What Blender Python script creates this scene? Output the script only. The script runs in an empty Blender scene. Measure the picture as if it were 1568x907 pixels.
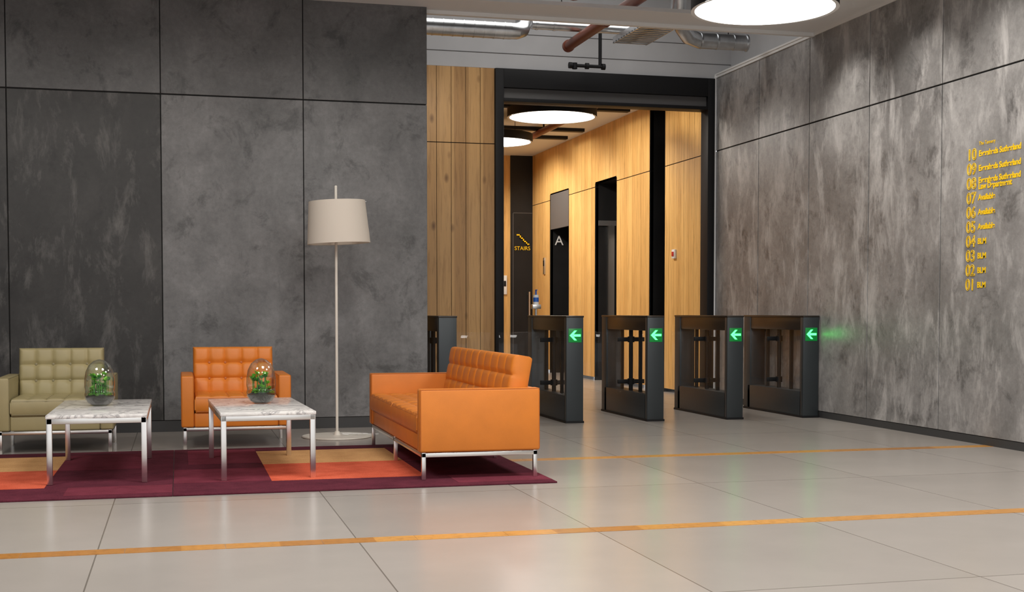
import bpy, bmesh, math, random
from mathutils import Matrix, Vector
random.seed(7)
R = math.radians
scene = bpy.context.scene
scene.view_settings.view_transform = 'Standard'

# ------------------------------------------------------------ materials
def new_mat(name):
    m = bpy.data.materials.new(name); m.use_nodes = True
    nt = m.node_tree
    return m, nt, nt.nodes['Principled BSDF']

def pm(name, col, rough=.5, metal=0., noise=0., nscale=20., bump=0., bscale=200., spec=None, emit=None, estr=0.):
    m, nt, b = new_mat(name)
    b.inputs['Base Color'].default_value = (*col, 1)
    b.inputs['Roughness'].default_value = rough
    b.inputs['Metallic'].default_value = metal
    if spec is not None: b.inputs['Specular IOR Level'].default_value = spec
    if emit:
        b.inputs['Emission Color'].default_value = (*emit, 1)
        b.inputs['Emission Strength'].default_value = estr
    g = nt.nodes.new('ShaderNodeNewGeometry')
    if noise:
        n = nt.nodes.new('ShaderNodeTexNoise'); n.inputs['Scale'].default_value = nscale
        n.inputs['Detail'].default_value = 5
        nt.links.new(g.outputs['Position'], n.inputs['Vector'])
        r = nt.nodes.new('ShaderNodeValToRGB')
        r.color_ramp.elements[0].position = .3; r.color_ramp.elements[1].position = .7
        r.color_ramp.elements[0].color = (*[c*(1-noise) for c in col], 1)
        r.color_ramp.elements[1].color = (*[min(1, c*(1+noise)) for c in col], 1)
        nt.links.new(n.outputs['Fac'], r.inputs['Fac'])
        nt.links.new(r.outputs['Color'], b.inputs['Base Color'])
    if bump:
        n2 = nt.nodes.new('ShaderNodeTexNoise'); n2.inputs['Scale'].default_value = bscale
        nt.links.new(g.outputs['Position'], n2.inputs['Vector'])
        bp = nt.nodes.new('ShaderNodeBump'); bp.inputs['Strength'].default_value = bump
        bp.inputs['Distance'].default_value = .002
        nt.links.new(n2.outputs['Fac'], bp.inputs['Height'])
        nt.links.new(bp.outputs['Normal'], b.inputs['Normal'])
    return m

def ramp(nt, src, stops):
    r = nt.nodes.new('ShaderNodeValToRGB'); e = r.color_ramp.elements
    e[0].position, e[0].color = stops[0][0], (*stops[0][1], 1)
    e[1].position, e[1].color = stops[-1][0], (*stops[-1][1], 1)
    for p, c in stops[1:-1]:
        x = e.new(p); x.color = (*c, 1)
    nt.links.new(src, r.inputs['Fac']); return r.outputs['Color']

def noise(nt, scale_vec, scale=1., detail=6, rough=.6, dist=0., off=(0, 0, 0)):
    g = nt.nodes.new('ShaderNodeNewGeometry')
    mp = nt.nodes.new('ShaderNodeMapping'); mp.inputs['Scale'].default_value = scale_vec
    mp.inputs['Location'].default_value = off
    nt.links.new(g.outputs['Position'], mp.inputs['Vector'])
    n = nt.nodes.new('ShaderNodeTexNoise'); n.inputs['Scale'].default_value = scale
    n.inputs['Detail'].default_value = detail; n.inputs['Roughness'].default_value = rough
    n.inputs['Distortion'].default_value = dist
    nt.links.new(mp.outputs['Vector'], n.inputs['Vector'])
    return n.outputs['Fac']

def mix(nt, fac, a, b, mode='MIX'):
    x = nt.nodes.new('ShaderNodeMix'); x.data_type = 'RGBA'; x.blend_type = mode
    for s, v in ((x.inputs[0], fac), (x.inputs[6], a), (x.inputs[7], b)):
        if isinstance(v, (int, float)): s.default_value = v
        elif isinstance(v, tuple): s.default_value = (*v, 1)
        else: nt.links.new(v, s)
    return x.outputs[2]

def g3(v, t=(1, 1, 1)): return (v*t[0], v*t[1], v*t[2])

def concrete(name, dark, mid, light, tint=(1, 1, 1), streak=0., rough=.5, sc=1.6, sstop=(.5, .7), blot=.9):
    m, nt, b = new_mat(name)
    c = ramp(nt, noise(nt, (1, 1, .8), sc, 10, .66, .3), [(.34, g3(dark, tint)), (.5, g3(mid, tint)), (.66, g3(light, tint))])
    fine = ramp(nt, noise(nt, (1, 1, 1), 20, 8, .75), [(.3, (.78, .78, .78)), (.7, (1.2, 1.2, 1.2))])
    c = mix(nt, .9, c, fine, 'MULTIPLY')
    spots = ramp(nt, noise(nt, (1, 1, .9), 3.0, 8, .72, .4, (3, 7, 1)), [(.36, (.52, .52, .52)), (.46, (1, 1, 1)), (.60, (1, 1, 1)), (.72, (1.3, 1.3, 1.3))])
    c = mix(nt, blot, c, spots, 'MULTIPLY')
    if streak:
        s = ramp(nt, noise(nt, (3.0, 3.0, 1.1), 1.5, 10, .72, .35), [(sstop[0], (0, 0, 0)), (sstop[1], (1, 1, 1))])
        c = mix(nt, s, c, g3(light*(1+streak), tint))
    nt.links.new(c, b.inputs['Base Color'])
    b.inputs['Roughness'].default_value = rough
    return m

def wood(name, axis, width, c1, c2, knots=True, rough=.42):
    m, nt, b = new_mat(name)
    g = nt.nodes.new('ShaderNodeNewGeometry')
    sx = nt.nodes.new('ShaderNodeSeparateXYZ'); nt.links.new(g.outputs['Position'], sx.inputs[0])
    d = nt.nodes.new('ShaderNodeMath'); d.operation = 'DIVIDE'; d.inputs[1].default_value = width
    nt.links.new(sx.outputs[axis], d.inputs[0])
    f = nt.nodes.new('ShaderNodeMath'); f.operation = 'FLOOR'; nt.links.new(d.outputs[0], f.inputs[0])
    w = nt.nodes.new('ShaderNodeTexWhiteNoise'); w.noise_dimensions = '1D'; nt.links.new(f.outputs[0], w.inputs['W'])
    base = ramp(nt, w.outputs['Value'], [(0, c1), (1, c2)])
    gr = ramp(nt, noise(nt, (14, 14, 1.1), 2.0, 8, .65, .6), [(.3, (.66, .60, .53)), (.5, (1, 1, 1)), (.72, (1.12, 1.09, 1.05))])
    c = mix(nt, .85, base, gr, 'MULTIPLY')
    if knots:
        mp = nt.nodes.new('ShaderNodeMapping'); mp.inputs['Scale'].default_value = (4.6, 4.6, 2.3)
        nt.links.new(g.outputs['Position'], mp.inputs['Vector'])
        v = nt.nodes.new('ShaderNodeTexVoronoi'); v.inputs['Scale'].default_value = 1.
        nt.links.new(mp.outputs['Vector'], v.inputs['Vector'])
        k = ramp(nt, v.outputs['Distance'], [(.06, (.22, .14, .08)), (.17, (1, 1, 1))])
        c = mix(nt, .85, c, k, 'MULTIPLY')
    nt.links.new(c, b.inputs['Base Color']); b.inputs['Roughness'].default_value = rough
    return m

def floor_mat():
    m, nt, b = new_mat('porcelain_tile')
    g = nt.nodes.new('ShaderNodeNewGeometry')
    sx = nt.nodes.new('ShaderNodeSeparateXYZ'); nt.links.new(g.outputs['Position'], sx.inputs[0])
    def M(op, a, b_=None):
        n = nt.nodes.new('ShaderNodeMath'); n.operation = op
        for i, v in enumerate((a, b_)):
            if v is None: continue
            if isinstance(v, (int, float)): n.inputs[i].default_value = v
            else: nt.links.new(v, n.inputs[i])
        return n.outputs[0]
    px = M('DIVIDE', M('ADD', sx.outputs[0], .375+11.9), 1.19)
    py = M('DIVIDE', M('ADD', sx.outputs[1], -6.08+14.85), 1.485)
    lx = M('LESS_THAN', M('FRACT', px), .0055)
    ly = M('LESS_THAN', M('FRACT', py), .0055)
    line = M('MAXIMUM', lx, ly)
    cell = M('ADD', M('FLOOR', px), M('MULTIPLY', M('FLOOR', py), 7.31))
    w = nt.nodes.new('ShaderNodeTexWhiteNoise'); w.noise_dimensions = '1D'; nt.links.new(cell, w.inputs['W'])
    base = ramp(nt, w.outputs['Value'], [(0, (.345, .315, .285)), (1, (.385, .352, .32))])
    n = ramp(nt, noise(nt, (1, 1, 1), 1.6, 5, .55), [(.3, (.94, .94, .94)), (.7, (1.03, 1.03, 1.03))])
    c = mix(nt, 1., base, n, 'MULTIPLY')
    c = mix(nt, line, c, (.16, .14, .12))
    nt.links.new(c, b.inputs['Base Color'])
    b.inputs['Roughness'].default_value = .24
    return m

def marble():
    m, nt, b = new_mat('marble')
    c = ramp(nt, noise(nt, (1, 1.2, 1), 3.2, 8, .62, 1.4), [(.36, (.70, .68, .66)), (.44, (.86, .84, .81)), (.485, (.60, .58, .57)), (.50, (.34, .33, .33)), (.515, (.66, .64, .62)), (.57, (.88, .86, .83))])
    nt.links.new(c, b.inputs['Base Color']); b.inputs['Roughness'].default_value = .2
    return m

def glass(name, tint=(1, 1, 1), base=.03, k=.12, blend=.2):
    m = bpy.data.materials.new(name); m.use_nodes = True; nt = m.node_tree; nt.nodes.clear()
    o = nt.nodes.new('ShaderNodeOutputMaterial'); mx = nt.nodes.new('ShaderNodeMixShader')
    t = nt.nodes.new('ShaderNodeBsdfTransparent'); t.inputs[0].default_value = (*tint, 1)
    gl = nt.nodes.new('ShaderNodeBsdfGlossy'); gl.inputs['Roughness'].default_value = .02
    lw = nt.nodes.new('ShaderNodeLayerWeight'); lw.inputs[0].default_value = blend
    a = nt.nodes.new('ShaderNodeMath'); a.operation = 'MULTIPLY_ADD'; a.inputs[1].default_value = k; a.inputs[2].default_value = base
    a.use_clamp = True
    nt.links.new(lw.outputs['Facing'], a.inputs[0]); nt.links.new(a.outputs[0], mx.inputs[0])
    nt.links.new(t.outputs[0], mx.inputs[1]); nt.links.new(gl.outputs[0], mx.inputs[2])
    nt.links.new(mx.outputs[0], o.inputs[0]); return m

def rugmat(name, a, b_):
    m, nt, b = new_mat(name)
    c = ramp(nt, noise(nt, (1, 1, 1), 5, 8, .75), [(.35, a), (.65, b_)])
    f = ramp(nt, noise(nt, (1, 1, 1), 160, 3, .7), [(.3, (.7, .7, .7)), (.7, (1.2, 1.2, 1.2))])
    nt.links.new(mix(nt, 1., c, f, 'MULTIPLY'), b.inputs['Base Color'])
    b.inputs['Roughness'].default_value = 1; b.inputs['Specular IOR Level'].default_value = .1
    return m

CON = concrete('concrete_panel_grey', .095, .145, .205, (1, .99, 1.0))
CON_UP = concrete('concrete_panel_upper', .078, .108, .145, (1, .99, 1.0))
CON_DK = concrete('concrete_panel_dark', .020, .028, .042, (1, .95, .91), streak=2.4, sc=2.2, sstop=(.52, .74))
CON_R = concrete('concrete_panel_light', .18, .255, .35, (1.02, .99, .97), streak=.5, sc=1.3, rough=.36, sstop=(.5, .70))
GAP = pm('panel_gap', (.01, .01, .01), .9)
SKIRT = pm('skirting_dark', (.045, .045, .046), .5)
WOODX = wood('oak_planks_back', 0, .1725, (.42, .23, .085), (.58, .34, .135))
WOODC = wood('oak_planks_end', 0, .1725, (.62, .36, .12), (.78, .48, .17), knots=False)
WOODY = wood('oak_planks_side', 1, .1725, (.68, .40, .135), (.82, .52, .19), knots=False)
STRIP = wood('oak_floor_inlay', 0, .45, (.40, .17, .035), (.62, .31, .075), knots=False, rough=.3)
BLACK = pm('black_metal', (.010, .010, .011), .55, spec=.25)
BLACK2 = pm('black_panel', (.012, .012, .013), .45, noise=.2, nscale=3, spec=.3)
GREYP = pm('grey_panel', (.10, .096, .096), .5)
PALE = pm('painted_pale', (.50, .50, .51), .8, noise=.04, nscale=3)
CEIL = pm('ceiling_paint', (.78, .78, .78), .85)
WHITE = pm('white_trim_paint', (.80, .80, .79), .5)
DARKC = pm('void_dark', (.12, .12, .13), .9)
GALV = pm('galvanised_steel', (.62, .64, .66), .32, 1., noise=.12, nscale=12)
COPPER = pm('red_oxide_pipe', (.20, .055, .03), .4)
CHROME = pm('chrome', (.82, .80, .77), .28, 1.)
STEEL = pm('brushed_steel', (.66, .65, .63), .3, 1.)
ORANGE = pm('orange_leather', (.66, .20, .022), .42, noise=.05, nscale=8, bump=.25, bscale=350)
ORANGE_D = pm('orange_piping', (.44, .115, .012), .45)
OLIVE = pm('khaki_leather', (.36, .305, .155), .45, noise=.05, nscale=8, bump=.25, bscale=350)
OLIVE_D = pm('khaki_piping', (.23, .195, .10), .5)
MARBLE = marble()
GLASS = glass('clear_glass', base=.02, k=.10); GLASS_D = glass('dome_glass', (.93, .97, .94), .04, .75, .35)
CREAM = pm('cream_enamel', (.72, .68, .61), .4)
TUR = pm('turnstile_graphite', (.04, .048, .053), .42, .3)
TURT = pm('turnstile_top', (.03, .024, .020), .3, .2)
SIGNB = pm('sign_backing', (.0, .05, .02), .3, emit=(0, 1, .12), estr=.15)
GREEN = pm('green_led', (0, .3, .1), .4, emit=(.04, 1, .10), estr=7)
YEL = pm('yellow_vinyl', (.98, .62, .01), .45)
WHT = pm('white_vinyl', (.7, .7, .7), .5)
EMIT = pm('luminous_diffuser', (1, 1, 1), .5, emit=(1, .97, .92), estr=9)
PUR = rugmat('rug_burgundy', (.080, .017, .028), (.125, .026, .042))
PLUM = rugmat('rug_plum', (.13, .024, .038), (.19, .036, .058))
TAN = rugmat('rug_tan', (.62, .34, .14), (.74, .43, .19))
SALM = rugmat('rug_coral', (.58, .10, .05), (.74, .15, .08))
SOIL = pm('soil', (.02, .018, .012), .95, noise=.5, nscale=120)
MOSS = pm('moss', (.08, .20, .02), .9, noise=.5, nscale=150)
LEAF1 = pm('leaf_bright', (.26, .62, .05), .4)
LEAF2 = pm('leaf_deep', (.07, .32, .03), .4)
REDP = pm('red_plastic', (.5, .02, .02), .4)
BLUEP = pm('blue_plastic', (.02, .12, .5), .4)
FLOOR = floor_mat()

def shade_mat():
    m = bpy.data.materials.new('linen_shade'); m.use_nodes = True; nt = m.node_tree; nt.nodes.clear()
    o = nt.nodes.new('ShaderNodeOutputMaterial'); mx = nt.nodes.new('ShaderNodeMixShader')
    d = nt.nodes.new('ShaderNodeBsdfDiffuse'); d.inputs[0].default_value = (.80, .74, .66, 1)
    t = nt.nodes.new('ShaderNodeBsdfTranslucent'); t.inputs[0].default_value = (.80, .74, .66, 1)
    mx.inputs[0].default_value = .3
    nt.links.new(d.outputs[0], mx.inputs[1]); nt.links.new(t.outputs[0], mx.inputs[2]); nt.links.new(mx.outputs[0], o.inputs[0])
    return m
SHADE = shade_mat()

# ------------------------------------------------------------ mesh builder
class B:
    def __init__(s): s.bm = bmesh.new(); s.mats = []
    def mi(s, m):
        if m not in s.mats: s.mats.append(m)
        return s.mats.index(m)
    def merge(s, t, mat, M=None):
        i = s.mi(mat)
        if M is not None: bmesh.ops.transform(t, matrix=M, verts=t.verts)
        for f in t.faces: f.material_index = i
        me = bpy.data.meshes.new('tmp'); t.to_mesh(me); t.free()
        s.bm.from_mesh(me); bpy.data.meshes.remove(me)
    def box(s, x0, x1, y0, y1, z0, z1, mat, bev=0., seg=2, M=None):
        t = bmesh.new(); bmesh.ops.create_cube(t, size=1)
        for v in t.verts:
            v.co = Vector((x0+(v.co.x+.5)*(x1-x0), y0+(v.co.y+.5)*(y1-y0), z0+(v.co.z+.5)*(z1-z0)))
        if bev: bmesh.ops.bevel(t, geom=t.edges[:], offset=bev, segments=seg, profile=.5, affect='EDGES')
        s.merge(t, mat, M); return s
    def cyl(s, p0, p1, r, mat, seg=16, r2=None):
        p0 = Vector(p0); p1 = Vector(p1); d = p1-p0
        t = bmesh.new()
        bmesh.ops.create_cone(t, cap_ends=True, segments=seg, radius1=r, radius2=r if r2 is None else r2, depth=d.length)
        s.merge(t, mat, Matrix.Translation((p0+p1)/2) @ d.to_track_quat('Z', 'Y').to_matrix().to_4x4()); return s
    def ball(s, c, r, mat, sc=(1, 1, 1), seg=12):
        t = bmesh.new(); bmesh.ops.create_uvsphere(t, u_segments=seg, v_segments=max(6, seg//2+2), radius=r)
        s.merge(t, mat, Matrix.Translation(c) @ Matrix.Diagonal((*sc, 1))); return s
    def lathe(s, prof, mat, c=(0, 0, 0), seg=40, M=None):
        t = bmesh.new(); rings = []
        for r, z in prof:
            if r < 1e-5: rings.append([t.verts.new((c[0], c[1], c[2]+z))])
            else: rings.append([t.verts.new((c[0]+r*math.cos(2*math.pi*k/seg), c[1]+r*math.sin(2*math.pi*k/seg), c[2]+z)) for k in range(seg)])
        for a, b in zip(rings, rings[1:]):
            for k in range(seg):
                k2 = (k+1) % seg
                if len(a) == 1 and len(b) == 1: continue
                if len(a) == 1: t.faces.new((a[0], b[k2], b[k]))
                elif len(b) == 1: t.faces.new((a[k], a[k2], b[0]))
                else: t.faces.new((a[k], a[k2], b[k2], b[k]))
        bmesh.ops.recalc_face_normals(t, faces=t.faces)
        s.merge(t, mat, M); return s
    def tube(s, pts, r, mat, seg=10, closed=False):
        pts = [Vector(p) for p in pts]; n = len(pts); t = bmesh.new(); rings = []
        up = Vector((0, 0, 1)); prev = None
        for i, p in enumerate(pts):
            a = pts[(i-1) % n] if (closed or i > 0) else p
            b = pts[(i+1) % n] if (closed or i < n-1) else p
            d = (b-a).normalized()
            if prev is None:
                u = d.cross(up)
                if u.length < 1e-3: u = d.cross(Vector((1, 0, 0)))
                u.normalize()
            else:
                u = (prev - d*prev.dot(d))
                if u.length < 1e-4: u = d.orthogonal()
                u.normalize()
            prev = u; w = d.cross(u)
            rings.append([t.verts.new(p + r*(math.cos(2*math.pi*k/seg)*u + math.sin(2*math.pi*k/seg)*w)) for k in range(seg)])
        m = n if closed else n-1
        for i in range(m):
            a, b = rings[i], rings[(i+1) % n]
            for k in range(seg): t.faces.new((a[k], a[(k+1) % seg], b[(k+1) % seg], b[k]))
        if not closed:
            t.faces.new(rings[0][::-1]); t.faces.new(rings[-1])
        bmesh.ops.recalc_face_normals(t, faces=t.faces)
        s.merge(t, mat); return s
    def poly(s, pts, mat):
        i = s.mi(mat); f = s.bm.faces.new([s.bm.verts.new(p) for p in pts]); f.material_index = i; return s
    def cushion(s, w, h, t, nx, ny, mat, M, pill=.012, crease=.008, dimple=.013, step=.011, rad=.03, btn=None):
        """upholstered pad: width w (X), height h (Z), thickness t (Y), tufted face toward -Y"""
        T = bmesh.new(); NX = int(w/step); NZ = int(h/step)
        def e_off(u, v):
            e = min(u, w-u, v, h-v)
            return rad-math.sqrt(max(0, rad*rad-(rad-e)**2)) if e < rad else 0.
        sx, sz = w/nx, h/ny; F = []; K = []
        for i in range(NX+1):
            fr, bk = [], []
            for j in range(NZ+1):
                u = w*(.5-.5*math.cos(math.pi*i/NX))*.25+w*i/NX*.75; v = h*(.5-.5*math.cos(math.pi*j/NZ))*.25+h*j/NZ*.75
                eo = e_off(u, v)
                ku = abs(u/sx-round(u/sx))*sx; kv = abs(v/sz-round(v/sz))*sz
                inu = 0 < round(u/sx) < nx; inv = 0 < round(v/sz) < ny
                cr = 0.
                if inu: cr = max(cr, math.exp(-(ku/.009)**2))
                if inv: cr = max(cr, math.exp(-(kv/.009)**2))
                dm = math.exp(-((ku*ku+kv*kv)/.022**2)) if (inu and inv) else 0.
                pl = pill*math.sqrt(abs(math.sin(math.pi*u/sx)*math.sin(math.pi*v/sz)))
                y = -t/2+eo+crease*cr+dimple*dm-pl
                fr.append(T.verts.new((u-w/2, y, v))); bk.append(T.verts.new((u-w/2, t/2-eo, v)))
            F.append(fr); K.append(bk)
        for i in range(NX):
            for j in range(NZ):
                T.faces.new((F[i][j], F[i+1][j], F[i+1][j+1], F[i][j+1]))
                T.faces.new((K[i][j], K[i][j+1], K[i+1][j+1], K[i+1][j]))
        for i in range(NX):
            T.faces.new((F[i][0], K[i][0], K[i+1][0], F[i+1][0])); T.faces.new((F[i][NZ], F[i+1][NZ], K[i+1][NZ], K[i][NZ]))
        for j in range(NZ):
            T.faces.new((F[0][j], F[0][j+1], K[0][j+1], K[0][j])); T.faces.new((F[NX][j], K[NX][j], K[NX][j+1], F[NX][j+1]))
        bmesh.ops.recalc_face_normals(T, faces=T.faces)
        s.merge(T, mat, M)
        if btn:
            for i in range(1, nx):
                for j in range(1, ny):
                    t2 = bmesh.new(); bmesh.ops.create_uvsphere(t2, u_segments=10, v_segments=6, radius=.014)
                    s.merge(t2, btn, M @ Matrix.Translation((i*sx-w/2, -t/2+crease+dimple-.006, j*sz)) @ Matrix.Diagonal((1, .5, 1, 1)))
        return s
    def build(s, name, parent=None, loc=(0, 0, 0), rz=0., ang=35):
        me = bpy.data.meshes.new(name); s.bm.to_mesh(me); s.bm.free()
        for m in s.mats: me.materials.append(m)
        for p in me.polygons: p.use_smooth = True
        me.set_sharp_from_angle(angle=R(ang))
        o = bpy.data.objects.new(name, me); scene.collection.objects.link(o)
        o.location = loc; o.rotation_euler = (0, 0, rz)
        if parent: o.parent = parent
        return o

def empty(name, loc=(0, 0, 0), rz=0.):
    o = bpy.data.objects.new(name, None); scene.collection.objects.link(o)
    o.location = loc; o.rotation_euler = (0, 0, rz); o.empty_display_size = .1; return o

# ------------------------------------------------------------ room constants
XR = 6.37      # right wall plane
YW = 12.0      # grey wall plane
YB = 14.6      # oak wall plane
CZ = 3.96      # ceiling
ZS = 3.045     # panel joint height
XL = -5.2; YF = -3.0
WT = 3.92      # top of oak wall / portal

B().box(XL-.2, XR+.6, YF, 23.4, -.1, 0, FLOOR).build('floor')
b = B()
for y in (3.13, 6.08, 9.07):
    x = XL
    while x < XR:
        x2 = min(x+.45, XR); b.box(x+.001, x2-.001, y-.062, y+.062, -.005, .0015, STRIP); x = x2
b.build('trim_1')

# grey panel wall
b = B()
xs = [XL, -3.94, -2.69, -1.44, -.14, 1.13, 2.29]
b.box(XL, 2.28, YW+.012, YW+.3, 0, CZ, GAP)
for a, c in zip(xs, xs[1:]):
    lo = CON_DK if c < 0 else CON
    b.box(a+.004, c-(.004 if c < 2.2 else 0), YW, YW+.02, .105, ZS-.006, lo, .002, 1)
    b.box(a+.004, c-(.004 if c < 2.2 else 0), YW, YW+.02, ZS+.006, CZ, CON_UP, .002, 1)
b.box(2.27, 2.29, YW+.02, YW+.3, .105, CZ, CON)
b.build('wall_back')
B().box(XL, 2.28, YW+.004, YW+.012, 0, .1, SKIRT).build('baseboard_back')

# right panel wall
b = B()
ys = [YB-1.2*k for k in range(0, 15)] + [YF]
b.box(XR+.012, XR+.2, YF, YB, 0, CZ, GAP)
for a, c in zip(ys, ys[1:]):
    b.box(XR, XR+.02, c+.007, a-.007, .07, ZS-.007, CON_R, .002, 1)
    b.box(XR, XR+.02, c+.007, a-.007, ZS+.007, CZ, CON_R, .002, 1)
b.build('wall_right')
B().box(XR+.003, XR+.012, YF, YB, 0, .065, SKIRT).build('baseboard_right')
B().box(XL-.2, XL, YF, 14.8, 0, CZ, CON_UP).build('wall_left')

# ceiling
b = B()
b.box(XL, XR+.2, YF, 9.5, CZ, CZ+.04, CEIL)
b.box(XL, XR+.2, 11.62, 12.12, CZ, CZ+.035, CEIL)
b.box(XL, 1.3, 9.5, 11.62, CZ, CZ+.04, CEIL)
b.box(5.6, XR+.2, 9.5, 11.62, CZ, CZ+.04, CEIL)
b.box(3.0, XR+.6, 14.78, 23.2, CZ, CZ+.05, CEIL)
b.build('ceiling')
b = B()
b.box(XL, XR+.4, 9.3, 14.9, 5.2, 5.3, DARKC)
b.box(XR+.2, XR+.3, 9.3, 14.9, CZ+.03, 5.2, PALE)
b.box(XL, XR+.3, 9.3, 9.4, CZ+.04, 5.2, DARKC)
b.box(.4, .5, YW+.3, 14.6, 0, 5.2, DARKC)
b.build('wall_service_void')
b = B()
b.box(2.29, XR, 12.10, 12.16, CZ-.035, CZ+.03, WHITE)
b.box(XR-.012, XR+.012, YF, YB, CZ-.03, CZ, WHITE)
b.box(XR-.02, XR+.2, 12.16, YB, CZ, CZ+.02, WHITE)
b.box(XR-.03, XR-.01, YB-.03, YB-.005, 0, CZ, WHITE)
b.build('trim_2')

# oak back wall + pale masonry above
b = B()
b.box(.4, 3.58, YB+.012, YB+.2, 0, WT, GAP)
x = 3.585
while x > .5:
    for z0, z1 in ((0.02, ZS-.005), (ZS+.005, WT)):
        b.box(max(.5, x-.1725+.006), x, YB, YB+.02, z0, z1, WOODX)
    x -= .1725
b.build('wall_oak_back')
b = B()
b.box(.4, XR+.3, YB+.02, YB+.2, WT+.005, 5.2, PALE)
for z in (4.1, 4.33): b.box(.4, XR+.2, YB+.014, YB+.022, z, z+.006, GREYP)
b.build('wall_masonry')

# portal frame
b = B()
b.box(3.59, 3.69, YB-.04, YB+.18, 0, WT, BLACK, .004)
b.box(6.25, XR-.03, YB-.04, YB+.18, 0, WT, BLACK, .004)
b.box(3.69, 6.25, YB-.04, YB+.18, 3.70, WT, BLACK, .004)
b.box(3.69, 6.25, YB+.02, YB+.18, 3.57, 3.71, GREYP)
b.box(3.69, 6.25, YB-.04, YB+.18, 3.54, 3.58, BLACK, .004)
b.build('door_frame')

# corridor oak side wall with recesses
b = B()
def oak_run(y0, y1, z0, z1):
    n = max(1, round((y1-y0)/.1725)); w = (y1-y0)/n
    for k in range(n):
        b.box(XR, XR+.02, y0+k*w+.004, y0+(k+1)*w-.001, z0, z1, WOODY)
    b.box(XR+.012, XR+.05, y0, y1, z0, z1, GAP)
rec = [(16.3, 16.85, 3.96), (18.27, 19.27, 3.10), (20.7, 21.8, 3.14)]
edges = [14.75] + [v for r in rec for v in r[:2]] + [23.0]
for k in range(0, len(edges), 2):
    oak_run(edges[k], edges[k+1], .05, ZS-.006); oak_run(edges[k], edges[k+1], ZS+.006, CZ)
for y0, y1, h in rec:
    if h < 3.9: oak_run(y0, y1, h, CZ)
b.build('wall_corridor_right')
for n, (y0, y1, h) in enumerate(rec):
    b = B()
    b.box(XR+.40, XR+.45, y0, y1, 0, h, BLACK2)
    b.box(XR+.0, XR+.45, y1, y1+.02, 0, h, BLACK2)
    b.box(XR+.0, XR+.45, y0-.02, y0, 0, h, BLACK2)
    b.box(XR+.0, XR+.45, y0, y1, h, h+.02, BLACK2)
    if n == 2: b.box(XR+.005, XR+.05, y0, y1, 2.53, h, GREYP)
    if n == 1:
        b.box(XR+.20, XR+.30, y1-.06, y1, 0, 2.44, STEEL)
        b.box(XR+.05, XR+.40, y1-.03, y1, 2.44, 2.52, GREYP)
        b.box(XR+.39, XR+.405, y0+.1, y1-.1, 0, 2.3, STEEL)
    b.build('door_%d' % (n+1))
b = B()
b.box(3.2, 5.95, 23.0, 23.2, 0, CZ, WOODC)
b.box(3.0, 3.2, 14.78, 23.2, 0, CZ, WOODY)
b.build('wall_corridor_back')
b = B()
b.box(5.95, XR+.05, 22.97, 23.2, 0, CZ, BLACK2)
b.box(5.99, 6.0, 22.965, 22.97, 0, 2.9, GREYP)
b.box(6.0, 6.36, 22.965, 22.97, 2.9, 2.91, GREYP)
b.cyl((6.29, 22.9, .95), (6.29, 22.9, 1.45), .018, STEEL)
for z in (1.0, 1.4): b.cyl((6.29, 22.9, z), (6.29, 22.97, z), .012, STEEL)
b.build('door_4')

def text(name, s, size, loc, rot, mat, parent=None, align='LEFT', ext=.001):
    c = bpy.data.curves.new(name, 'FONT'); c.body = s; c.size = size; c.extrude = ext; c.align_x = align
    c.materials.append(mat)
    o = bpy.data.objects.new(name, c); scene.collection.objects.link(o)
    o.location = loc; o.rotation_euler = rot
    if parent: o.parent = parent
    return o
FR = (R(90), 0, 0); SD = (R(90), 0, R(-90))
st = empty('stairs_sign', (6.17, 22.955, 2.22))
text('lettering', 'STAIRS', .10, (0, 0, 0), FR, YEL, st, 'CENTER')
b = B(); pts = [(-.1, .28), (-.04, .28), (-.04, .22), (.02, .22), (.02, .16), (.08, .16), (.08, .11), (.12, .11)]
for (xa, za), (xb, zb) in zip(pts, pts[1:]):
    b.box(min(xa, xb)-.011, max(xa, xb)+.011, -.004, 0, min(za, zb)-.011, max(za, zb)+.011, YEL)
b.build('stair_icon', st)
ls = empty('lift_sign', (6.53, 21.79, 2.26))
text('lettering', 'A', .24, (0, 0, 0), FR, WHT, ls, 'CENTER')

# wall switches / call points
b = B(); b.box(XR-.03, XR, 15.86, 15.96, 1.79, 1.91, WHITE, .005); b.box(XR-.04, XR-.028, 15.88, 15.94, 1.82, 1.88, REDP, .004); b.build('fire_call_point')
b = B(); b.box(XR-.02, XR, 22.1, 22.2, 1.75, 2.05, STEEL, .005); b.box(XR-.028, XR-.018, 22.12, 22.18, 1.9, 2.0, BLACK, .003); b.build('lift_call_panel')
b = B(); b.box(5.80, 5.88, 22.97, 23.0, 1.4, 1.75, WHITE, .005); b.box(5.82, 5.86, 22.96, 22.972, 1.55, 1.65, BLACK, .003); b.build('intercom')

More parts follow.
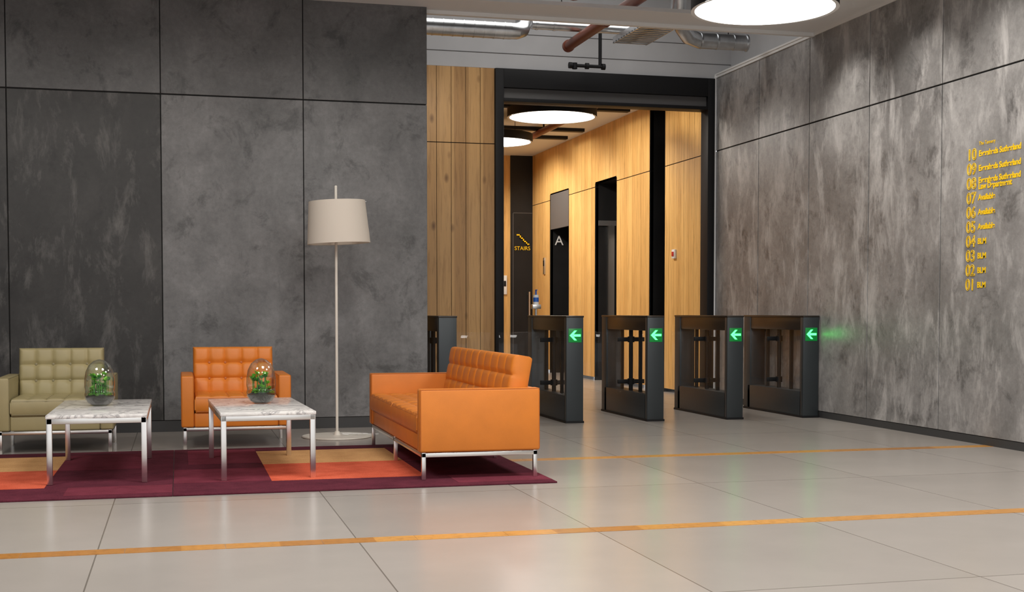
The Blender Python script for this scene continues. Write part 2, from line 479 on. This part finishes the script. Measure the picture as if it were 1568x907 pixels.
# ------------------------------------------------------------ services
b = B()
zt = 4.05
b.cyl((1.2, 13.2, zt), (3.42, 13.2, zt), .088, GALV, 28)
x = 1.25
while x < 3.4: b.cyl((x, 13.2, zt), (x+.012, 13.2, zt), .0915, GALV, 28); x += .11
b.tube([(3.40, 13.2, zt), (3.48, 13.2, zt), (3.55, 13.25, zt+.03), (3.6, 13.35, zt+.1), (3.62, 13.45, zt+.25), (3.62, 13.5, 4.9)], .085, GALV, 24)
b.build('air_duct')
b = B()
b.cyl((3.76, 13.6, 4.22), (4.9, 13.6, 4.22), .05, GALV, 20)
for x in (3.8, 4.0, 4.5): b.cyl((x, 13.6, 4.22), (x+.03, 13.6, 4.22), .056, GALV, 20)
b.cyl((4.1, 13.6, 4.26), (4.1, 13.6, 5.2), .006, BLACK, 6)
b.build('air_duct')
b = B()
b.tube([(5.17, 12.8, 4.6), (5.19, 12.9, 4.3), (5.27, 13.0, 4.15), (5.38, 13.1, 4.08), (5.55, 13.2, 4.06), (6.1, 13.2, 4.06)], .085, GALV, 24)
for x in (5.56, 5.75, 5.95): b.cyl((x, 13.2, 4.06), (x+.015, 13.2, 4.06), .091, GALV, 24)
b.cyl((6.1, 13.2, 4.06), (6.12, 13.2, 4.06), .095, GALV, 24)
b.cyl((5.9, 13.2, 4.14), (5.9, 13.2, 5.2), .006, BLACK, 6)
b.build('air_duct')
b = B()
b.cyl((4.28, 9.6, 4.08), (4.28, 13.95, 4.08), .058, COPPER, 20)
for y in (11.2, 12.6, 13.9): b.cyl((4.28, y, 4.08), (4.28, y+.05, 4.08), .068, COPPER, 20)
b.build('sprinkler_pipe')
B().cyl((3.60, 9.6, 4.1), (3.60, 11.55, 4.1), .09, COPPER, 20).cyl((3.60, 11.5, 4.1), (3.60, 11.56, 4.1), .105, COPPER, 20).build('sprinkler_pipe')
B().cyl((3.03, 9.6, 4.14), (3.03, 11.55, 4.14), .08, BLACK, 20).cyl((3.03, 11.5, 4.14), (3.03, 11.56, 4.14), .095, BLACK, 20).build('drain_pipe')
b = B()
b.cyl((4.42, 14.3, 3.94), (4.82, 14.3, 3.94), .02, BLACK); b.cyl((4.78, 14.3, 3.94), (4.78, 14.3, 4.6), .02, BLACK)
for x in (4.42, 4.62, 4.82): b.cyl((x-.02, 14.3, 3.94), (x+.02, 14.3, 3.94), .036, BLACK)
b.cyl((4.47, 14.3, 3.9), (4.47, 14.3, 3.97), .03, BLACK)
b.build('valve_pipe')
b = B()
for x in (4.66, 5.04): b.box(x, x+.012, 12.5, 13.5, 4.04, 4.11, GALV)
y = 12.52
while y < 13.48: b.box(4.66, 5.05, y, y+.035, 4.045, 4.055, GALV); y += .085
b.cyl((4.85, 12.5, 4.075), (4.85, 13.5, 4.075), .02, BLACK)
b.build('cable_tray')
for nm, x, r_, m_ in (('corridor_pipe', 3.8, .045, COPPER), ('corridor_pipe', 5.45, .05, COPPER)):
    b = B(); b.cyl((x, 14.9, CZ-.10), (x, 20.0, CZ-.10), r_, m_, 14)
    for y in (15.2, 17.0, 19.0): b.box(x-.01, x+.01, y, y+.03, CZ-.1, CZ-.002, BLACK)
    b.build(nm)
b = B()
for y in (14.95, 16.62, 17.2, 19.3, 20.2): b.box(3.25, 6.2, y, y+.13, CZ-.05, CZ-.002, BLACK)
b.build('ceiling_track')

# pendant drums
def pendant(x, y, z, r=.575):
    b = B()
    b.lathe([(r-.03, .012), (r, 0), (r, .115), (r-.02, .12), (0, .12)], BLACK, seg=64)
    b.lathe([(0, .012), (r-.03, .012)], EMIT, seg=64)
    b.lathe([(r-.032, .013), (r-.03, .0), (r, -.001)], WHITE, seg=64)
    for k in range(3):
        a = 2*math.pi*k/3+.4
        b.cyl((.4*math.cos(a), .4*math.sin(a), .12), (.4*math.cos(a), .4*math.sin(a), CZ-z-.001), .004, BLACK, 6)
    b.build('pendant_light', loc=(x, y, z))
pendant(4.49, 9.36, 3.47); pendant(4.65, 15.84, 3.57); pendant(4.48, 18.3, 3.56)

# ------------------------------------------------------------ turnstiles
def turnstile(x0, w=.175, L=1.42, arrow=True, glass_l=0., glass_r=0.):
    H = 1.05; p = empty('turnstile', (x0, 11.93, 0))
    b = B()
    b.box(0, w, 0, .07, 0, H, TUR, .006)
    b.box(0, w, L-.16, L, 0, H, TUR, .006)
    b.box(0, w, .05, L-.1, 0, .27, TUR, .004)
    b.box(.005, w-.005, .02, L-.02, .90, H-.015, TURT, .004)
    b.box(-.004, w+.004, -.004, L+.004, H-.018, H, TURT, .004)
    b.box(-.006, w+.006, -.006, L, 0, .02, BLACK)
    b.build('cabinet', p)
    b = B()
    for xx in (.010, w-.010): b.poly([(xx, .07, .27), (xx, L-.16, .27), (xx, L-.16, .90), (xx, .07, .90)], GLASS)
    for yy in (.42, .98): b.box(w/2-.016, w/2+.016, yy, yy+.03, .27, .9, BLACK)
    b.build('side_glazing', p)
    b = B(); cy = .72
    b.cyl((w/2, cy, .27), (w/2, cy, .90), .022, BLACK, 14)
    for z in (.36, .80):
        b.cyl((w/2, cy, z-.03), (w/2, cy, z+.03), .036, BLACK, 14)
        if glass_l: b.box(-.06, w/2, cy-.012, cy+.012, z-.022, z+.022, BLACK, .004)
        if glass_r: b.box(w/2, w+.06, cy-.012, cy+.012, z-.022, z+.022, BLACK, .004)
    if glass_l: b.box(-glass_l, -.02, cy-.005, cy+.005, .25, .88, GLASS, .002)
    if glass_r: b.box(w+.02, w+glass_r, cy-.005, cy+.005, .25, .88, GLASS, .002)
    b.build('gate_leaf', p)
    if arrow:
        b = B()
        b.box(w*.12, w*.88, -.006, 0, .79, .925, SIGNB, .002)
        cx, cz = w/2, .858; y = -.008
        def q(pts): b.poly([(cx+u, y, cz+v) for u, v in pts], GREEN)
        q([(-.02, -.011), (.056, -.011), (.056, .011), (-.02, .011)])
        q([(-.056, 0), (-.008, -.048), (.018, -.048), (-.026, 0)])
        q([(-.056, 0), (-.026, 0), (.018, .048), (-.008, .048)])
        b.build('arrow_display', p)
turnstile(2.385, arrow=False, glass_r=.50)
turnstile(3.65, glass_l=.50, glass_r=.31)
turnstile(4.49, glass_l=.31, glass_r=.31)
turnstile(5.345, glass_l=.31, glass_r=.31)
turnstile(6.185, glass_l=.31)

# sanitiser stand
b = B()
b.cyl((3.95, 14.1, 0), (3.95, 14.1, .015), .13, BLACK, 24); b.cyl((3.95, 14.1, 0), (3.95, 14.1, 1.15), .015, STEEL)
b.box(3.90, 4.0, 14.06, 14.14, 1.12, 1.17, STEEL, .004); b.cyl((3.95, 14.1, 1.17), (3.95, 14.1, 1.28), .032, WHITE, 16)
b.cyl((3.95, 14.1, 1.2), (3.95, 14.1, 1.25), .033, BLUEP, 16); b.cyl((3.95, 14.1, 1.28), (3.95, 14.1, 1.34), .01, BLUEP, 8)
b.box(3.945, 3.955, 14.05, 14.1, 1.33, 1.34, BLUEP)
b.build('hand_sanitiser_stand')

# ------------------------------------------------------------ directory
d = empty('wall_directory_sign', (XR-.003, 9.42, 1.29))
rows = ['BLM', 'BLM', 'BLM', 'BLM', 'Available', 'Available', 'Available', 'Eversheds Sutherland\nLaw Department', 'Eversheds Sutherland', 'Eversheds Sutherland']
for k, s in enumerate(rows):
    z = k*.1195
    n = text('number', '%02d' % (k+1), .130, (0, 0, z-.02), SD, YEL, d)
    n.data.fill_mode = 'NONE'; n.data.bevel_depth = .003; n.data.extrude = 0
    t = text('tenant', s, .066, (0, -.16, z+(.02 if '\n' in s else 0)), SD, YEL, d)
    t.data.space_line = .75; t.data.offset = .002; t.data.space_character = .96
text('title', 'The Tannery', .042, (0, -.16, 10*.1195-.03), SD, YEL, d)

# ------------------------------------------------------------ seating
def seating(name, W, D, ns, leather, piping, loc, rz, nxb, mid=False):
    p = empty(name, loc, rz); aw = .10; zb = .175; az = .583
    hw, hd = W/2, D/2
    b = B()  # frame
    t = .027
    xl = [-hw+.015, hw-.015-t] + ([-t/2] if mid else [])
    for x in xl:
        for y in (-hd+.015, hd-.015-t): b.box(x, x+t, y, y+t, 0, zb, CHROME, .002)
        b.box(x, x+t, -hd+.015, hd-.015, zb-t-.004, zb-.004, CHROME, .002)
    for y in (-hd+.015, hd-.015-t): b.box(-hw+.015, hw-.015, y, y+t, zb-t-.004, zb-.004, CHROME, .002)
    b.build('frame', p)
    b = B()  # arms
    for x0 in (-hw, hw-aw):
        b.box(x0, x0+aw, -hd, hd, zb, az, leather, .014, 3)
        for x in (x0+.006, x0+aw-.006):
            b.tube([(x, -hd+.006, zb+.012), (x, -hd+.006, az-.006), (x, hd-.006, az-.006), (x, hd-.006, zb+.012)], .0055, piping, 6)
    b.build('arms', p)
    b = B()  # seat platform
    b.box(-hw+aw, hw-aw, -hd+.015, hd-.02, zb, .29, leather, .012, 3)
    b.box(-hw+aw, hw-aw, hd-.06, hd-.005, zb, .58, leather, .012, 3)
    b.build('seat_base', p)
    b = B(); sw = (W-2*aw)/ns
    RX = Matrix.Rotation(R(-90), 4, 'X')
    for k in range(ns):
        cx = -hw+aw+sw*(k+.5)
        b.cushion(sw-.006, D-.17, .135, nxb//ns, 5, leather, Matrix.Translation((cx, -hd-.005, .3525)) @ RX, pill=.010, crease=.005, dimple=.008, step=.014, rad=.028, btn=piping)
        for z in (.30, .402):
            e = sw/2-.012; y0, y1 = -hd+.004, hd-.2
            b.tube([(cx-e, y1, z), (cx-e, y0+.01, z), (cx-e+.01, y0, z), (cx+e-.01, y0, z), (cx+e, y0+.01, z), (cx+e, y1, z)], .0055, piping, 6)
    b.build('seat_cushions', p)
    b = B(); bw = (W-2*aw)/ns
    T = Matrix.Translation((0, hd-.15, .39)) @ Matrix.Rotation(R(-10), 4, 'X')
    for k in range(ns):
        b.cushion(bw-.004, .405, .13, nxb//ns, 3, leather, T @ Matrix.Translation((-hw+aw+bw*(k+.5), 0, 0)), pill=.012, crease=.009, dimple=.018, btn=piping)
    b.build('back_cushions', p)
    return p
seating('armchair', .86, .78, 1, OLIVE, OLIVE_D, (-.93, 10.80, 0), 0, 5)
seating('armchair', .86, .78, 1, ORANGE, ORANGE_D, (.44, 10.80, 0), 0, 5)
seating('sofa', 2.25, .80, 2, ORANGE, ORANGE_D, (1.885, 9.175, .013), R(-90), 10, True)

# ------------------------------------------------------------ tables
def table(x0, x1, y0, y1, rz):
    cx, cy = (x0+x1)/2, (y0+y1)/2; hw, hl = (x1-x0)/2, (y1-y0)/2; z = .435; t = .034
    p = empty('coffee_table', (cx, cy, .013), rz)
    b = B()
    for sx in (-1, 1):
        for sy in (-1, 1):
            xx, yy = sx*(hw-t/2-.004), sy*(hl-t/2-.004)
            b.box(xx-t/2, xx+t/2, yy-t/2, yy+t/2, 0, z-.022, CHROME, .002)
    for sy in (-1, 1):
        yy = sy*(hl-t/2-.004); b.box(-hw+.006, hw-.006, yy-t/2, yy+t/2, z-.022-t, z-.022, CHROME, .002)
    for sx in (-1, 1):
        xx = sx*(hw-t/2-.004); b.box(xx-t/2, xx+t/2, -hl+.006, hl-.006, z-.022-t, z-.022, CHROME, .002)
    b.build('steel_frame', p)
    B().box(-hw, hw, -hl, hl, z-.022, z, MARBLE, .004).build('marble_top', p)
table(-.81, -.20, 8.40, 9.80, R(0)); table(.225, .835, 8.35, 9.72, R(2.0))

# ------------------------------------------------------------ terrariums
def terrarium(x, y, seed):
    random.seed(seed)
    p = empty('terrarium', (x, y, .4485))
    b = B()
    b.lathe([(0, .001), (.045, .001), (.075, .018), (.098, .05), (.102, .08), (.096, .102)], GLASS_D)
    b.lathe([(.096, .100), (.102, .13), (.101, .18), (.092, .235), (.070, .280), (.038, .307), (.010, .316), (0, .317)], GLASS_D)
    b.tube([(.098*math.cos(a), .098*math.sin(a), .101) for a in [2*math.pi*k/32 for k in range(32)]], .0025, GLASS, 6, True)
    b.build('glass_dome', p)
    b = B()
    b.lathe([(0, .006), (.043, .006), (.070, .02), (.090, .05), (.092, .066), (.06, .078), (0, .082)], SOIL)
    for k in range(30):
        a = random.uniform(0, 6.28); r = random.uniform(.0, .075)
        b.ball((r*math.cos(a), r*math.sin(a), .078), random.uniform(.012, .02), MOSS, (1, 1, .8), 8)
    b.build('soil', p)
    b = B()
    def leaf(base, az, el, L, w, mat):
        dx, dy = math.cos(az), math.sin(az); i = b.mi(mat); prev = None; P = Vector(base); e = el
        side = Vector((-dy, dx, 0))
        for k in range(6):
            f = k/5; ww = w*math.sin(math.pi*min(.97, .12+f*.85))
            q = (b.bm.verts.new(P+side*ww), b.bm.verts.new(P+Vector((0, 0, -.15*ww))), b.bm.verts.new(P-side*ww))
            if prev:
                for u in (0, 1):
                    fc = b.bm.faces.new((prev[u], prev[u+1], q[u+1], q[u])); fc.material_index = i
            prev = q
            P = P+Vector((dx*math.cos(e), dy*math.cos(e), math.sin(e)))*(L/5); e -= .12
    for cl in range(26):
        a = cl*2.4+random.uniform(-.3, .3); r = .060*math.sqrt((cl+.5)/26); h = random.uniform(.10, .235)-r*.7
        c = (r*math.cos(a), r*math.sin(a), h)
        b.cyl((c[0], c[1], .07), c, .003, LEAF2, 6)
        m = LEAF1 if cl % 3 else LEAF2
        for k in range(13):
            leaf(c, k*2.4+random.random()*.3, random.uniform(.1, 1.4), random.uniform(.026, .036), random.uniform(.009, .014), m)
    b.build('plants', p, ang=80)
terrarium(-.53, 9.20, 3); terrarium(.555, 9.14, 11)

# ------------------------------------------------------------ rugs
def rug(x0):
    W, y0, y1 = 2.374, 7.80, 10.32
    b = B()
    b.box(.001, W-.001, 0, y1-y0, 0, .010, PUR, .002)
    b.box(.003, .61, .5, 1.2, .005, .0115, PLUM); b.box(.61, 1.61, .48, 1.38, .005, .012, SALM)
    b.box(.61, 1.61, 1.38, 2.24, .005, .012, TAN); b.box(1.61, W-.2, 1.36, 2.3, .005, .0115, PLUM)
    b.box(1.75, W-.004, .1, .46, .005, .0115, PLUM); b.box(.1, .61, 1.5, 2.4, .005, .0112, PLUM)
    b.build('area_rug', loc=(x0, y0, .001))
rug(-2.42); rug(-.045)

# ------------------------------------------------------------ floor lamp
p = empty('floor_lamp', (1.325, 11.15, 0))
b = B()
b.lathe([(0, 0), (.30, 0), (.305, .006), (.30, .014), (.03, .018), (.02, .05), (0, .05)], CREAM, seg=64)
b.cyl((0, 0, .015), (0, 0, 2.17), .012, CREAM, 16)
b.ball((0, 0, 2.17), .013, CREAM)
b.build('stand', p)
b = B(); M = Matrix.Translation((.025, 0, 1.68)) @ Matrix.Rotation(R(-2.5), 4, 'Y')
b.lathe([(.268, 0), (.272, .002), (.243, .368), (.239, .368), (.266, .004)], SHADE, seg=64, M=M)
b.build('shade', p)
b = B()
for k in range(3):
    a = 2*math.pi*k/3; b.cyl((0, 0, 2.03), (.025+.24*math.cos(a), .24*math.sin(a), 2.04+.01*math.cos(a)), .003, STEEL, 6)
b.cyl((0.04, 0, 1.80), (.04, 0, 1.87), .018, WHITE); b.ball((.04, 0, 1.91), .03, WHT); b.cyl((0, 0, 1.80), (.04, 0, 1.80), .008, CREAM)
b.build('socket', p)
b = B(); pts = []
for k in range(70):
    f = k/69; a = f*9.5; pts.append((.04+.26*f+.05*math.cos(a*2), -.06-.05*math.sin(a*1.7)-.03*f, .025+.012*math.sin(a)**2))
b.tube(pts, .0035, WHITE, 6)
b.build('power_cord', p)

# ------------------------------------------------------------ lights
def area(name, loc, sx, sy, pw, col=(1, .97, .93), rot=(0, 0, 0)):
    l = bpy.data.lights.new(name, 'AREA'); l.shape = 'RECTANGLE'; l.size = sx; l.size_y = sy; l.energy = pw; l.color = col
    o = bpy.data.objects.new(name, l); scene.collection.objects.link(o); o.location = loc; o.rotation_euler = rot
def spot(name, loc, tgt, pw, ang=80, blend=.7, col=(1, .95, .88), rad=.06):
    l = bpy.data.lights.new(name, 'SPOT'); l.energy = pw; l.spot_size = R(ang); l.spot_blend = blend; l.color = col; l.shadow_soft_size = rad
    o = bpy.data.objects.new(name, l); scene.collection.objects.link(o); o.location = loc
    o.rotation_euler = (Vector(tgt)-Vector(loc)).to_track_quat('-Z', 'Y').to_euler()
for n, (x, y) in enumerate(((-2, 2.5), (1.5, 2.5), (4.6, 2.5), (-2, 6.6), (1.5, 6.6), (4.6, 6.2))):
    area('ceiling_fill_%d' % n, (x, y, 3.93), 1.2, 1.2, 90)  # unseen area lights added to brighten the front of the room
for n, y in enumerate((7.6, 8.8, 10.0, 11.2)):
    spot('wall_washer_%d' % n, (5.35, y, 3.9), (6.37, y+.1, 2.6), 70, 75, .9)
spot('wall_washer_4', (5.35, 12.8, 3.88), (6.37, 13.2, 2.0), 28, 90, 1.)  # extra spot added to lift the darker far end of the right wall
for n, x in enumerate((-2.0, -.2, 1.5)):
    spot('track_spot_%d' % n, (x, 9.3, 3.9), (x+.2, 12, 1.3), 70, 80, 1.)
area('void_fill', (3.8, 13.1, 5.15), 3.5, 1.2, 42)  # hidden area light added to brighten the ducts and the wall behind
for n, (x, y, pw) in enumerate(((4.6, 15.4, 130), (4.6, 17.2, 165), (4.6, 19.6, 190), (4.9, 21.3, 180))):
    spot('corridor_fill_%d' % n, (x, y, 3.78), (6.2, y+.3, 1.6), pw, 125, .6, (1, .91, .79))  # added spots without fittings, aimed to brighten the corridor oak
spot('oak_wall_spot', (2.9, 12.7, 3.9), (3.0, 14.6, 2.0), 45, 100, .9, (1, .9, .75))
spot('gate_spot', (4.5, 12.6, 3.88), (4.6, 12.6, 0), 70, 110, .8)
spot('display_glow_fill', (6.22, 11.86, .87), (6.37, 11.25, .88), .6, 50, 1., (.02, 1, .15), .06)  # added green spot, stands in for the display's reflection on the wall
w = bpy.data.worlds.new('world'); scene.world = w; w.use_nodes = True
w.node_tree.nodes['Background'].inputs[0].default_value = (.97, .98, 1, 1)
w.node_tree.nodes['Background'].inputs[1].default_value = 1.05

# ------------------------------------------------------------ camera
c = bpy.data.cameras.new('camera'); cam = bpy.data.objects.new('camera', c); scene.collection.objects.link(cam)
c.sensor_width = 36; c.lens = 45.0; c.shift_y = .0645
cam.location = (0, 0, 1.1); cam.rotation_euler = (R(90-2.3), 0, R(-14.58))
scene.camera = cam
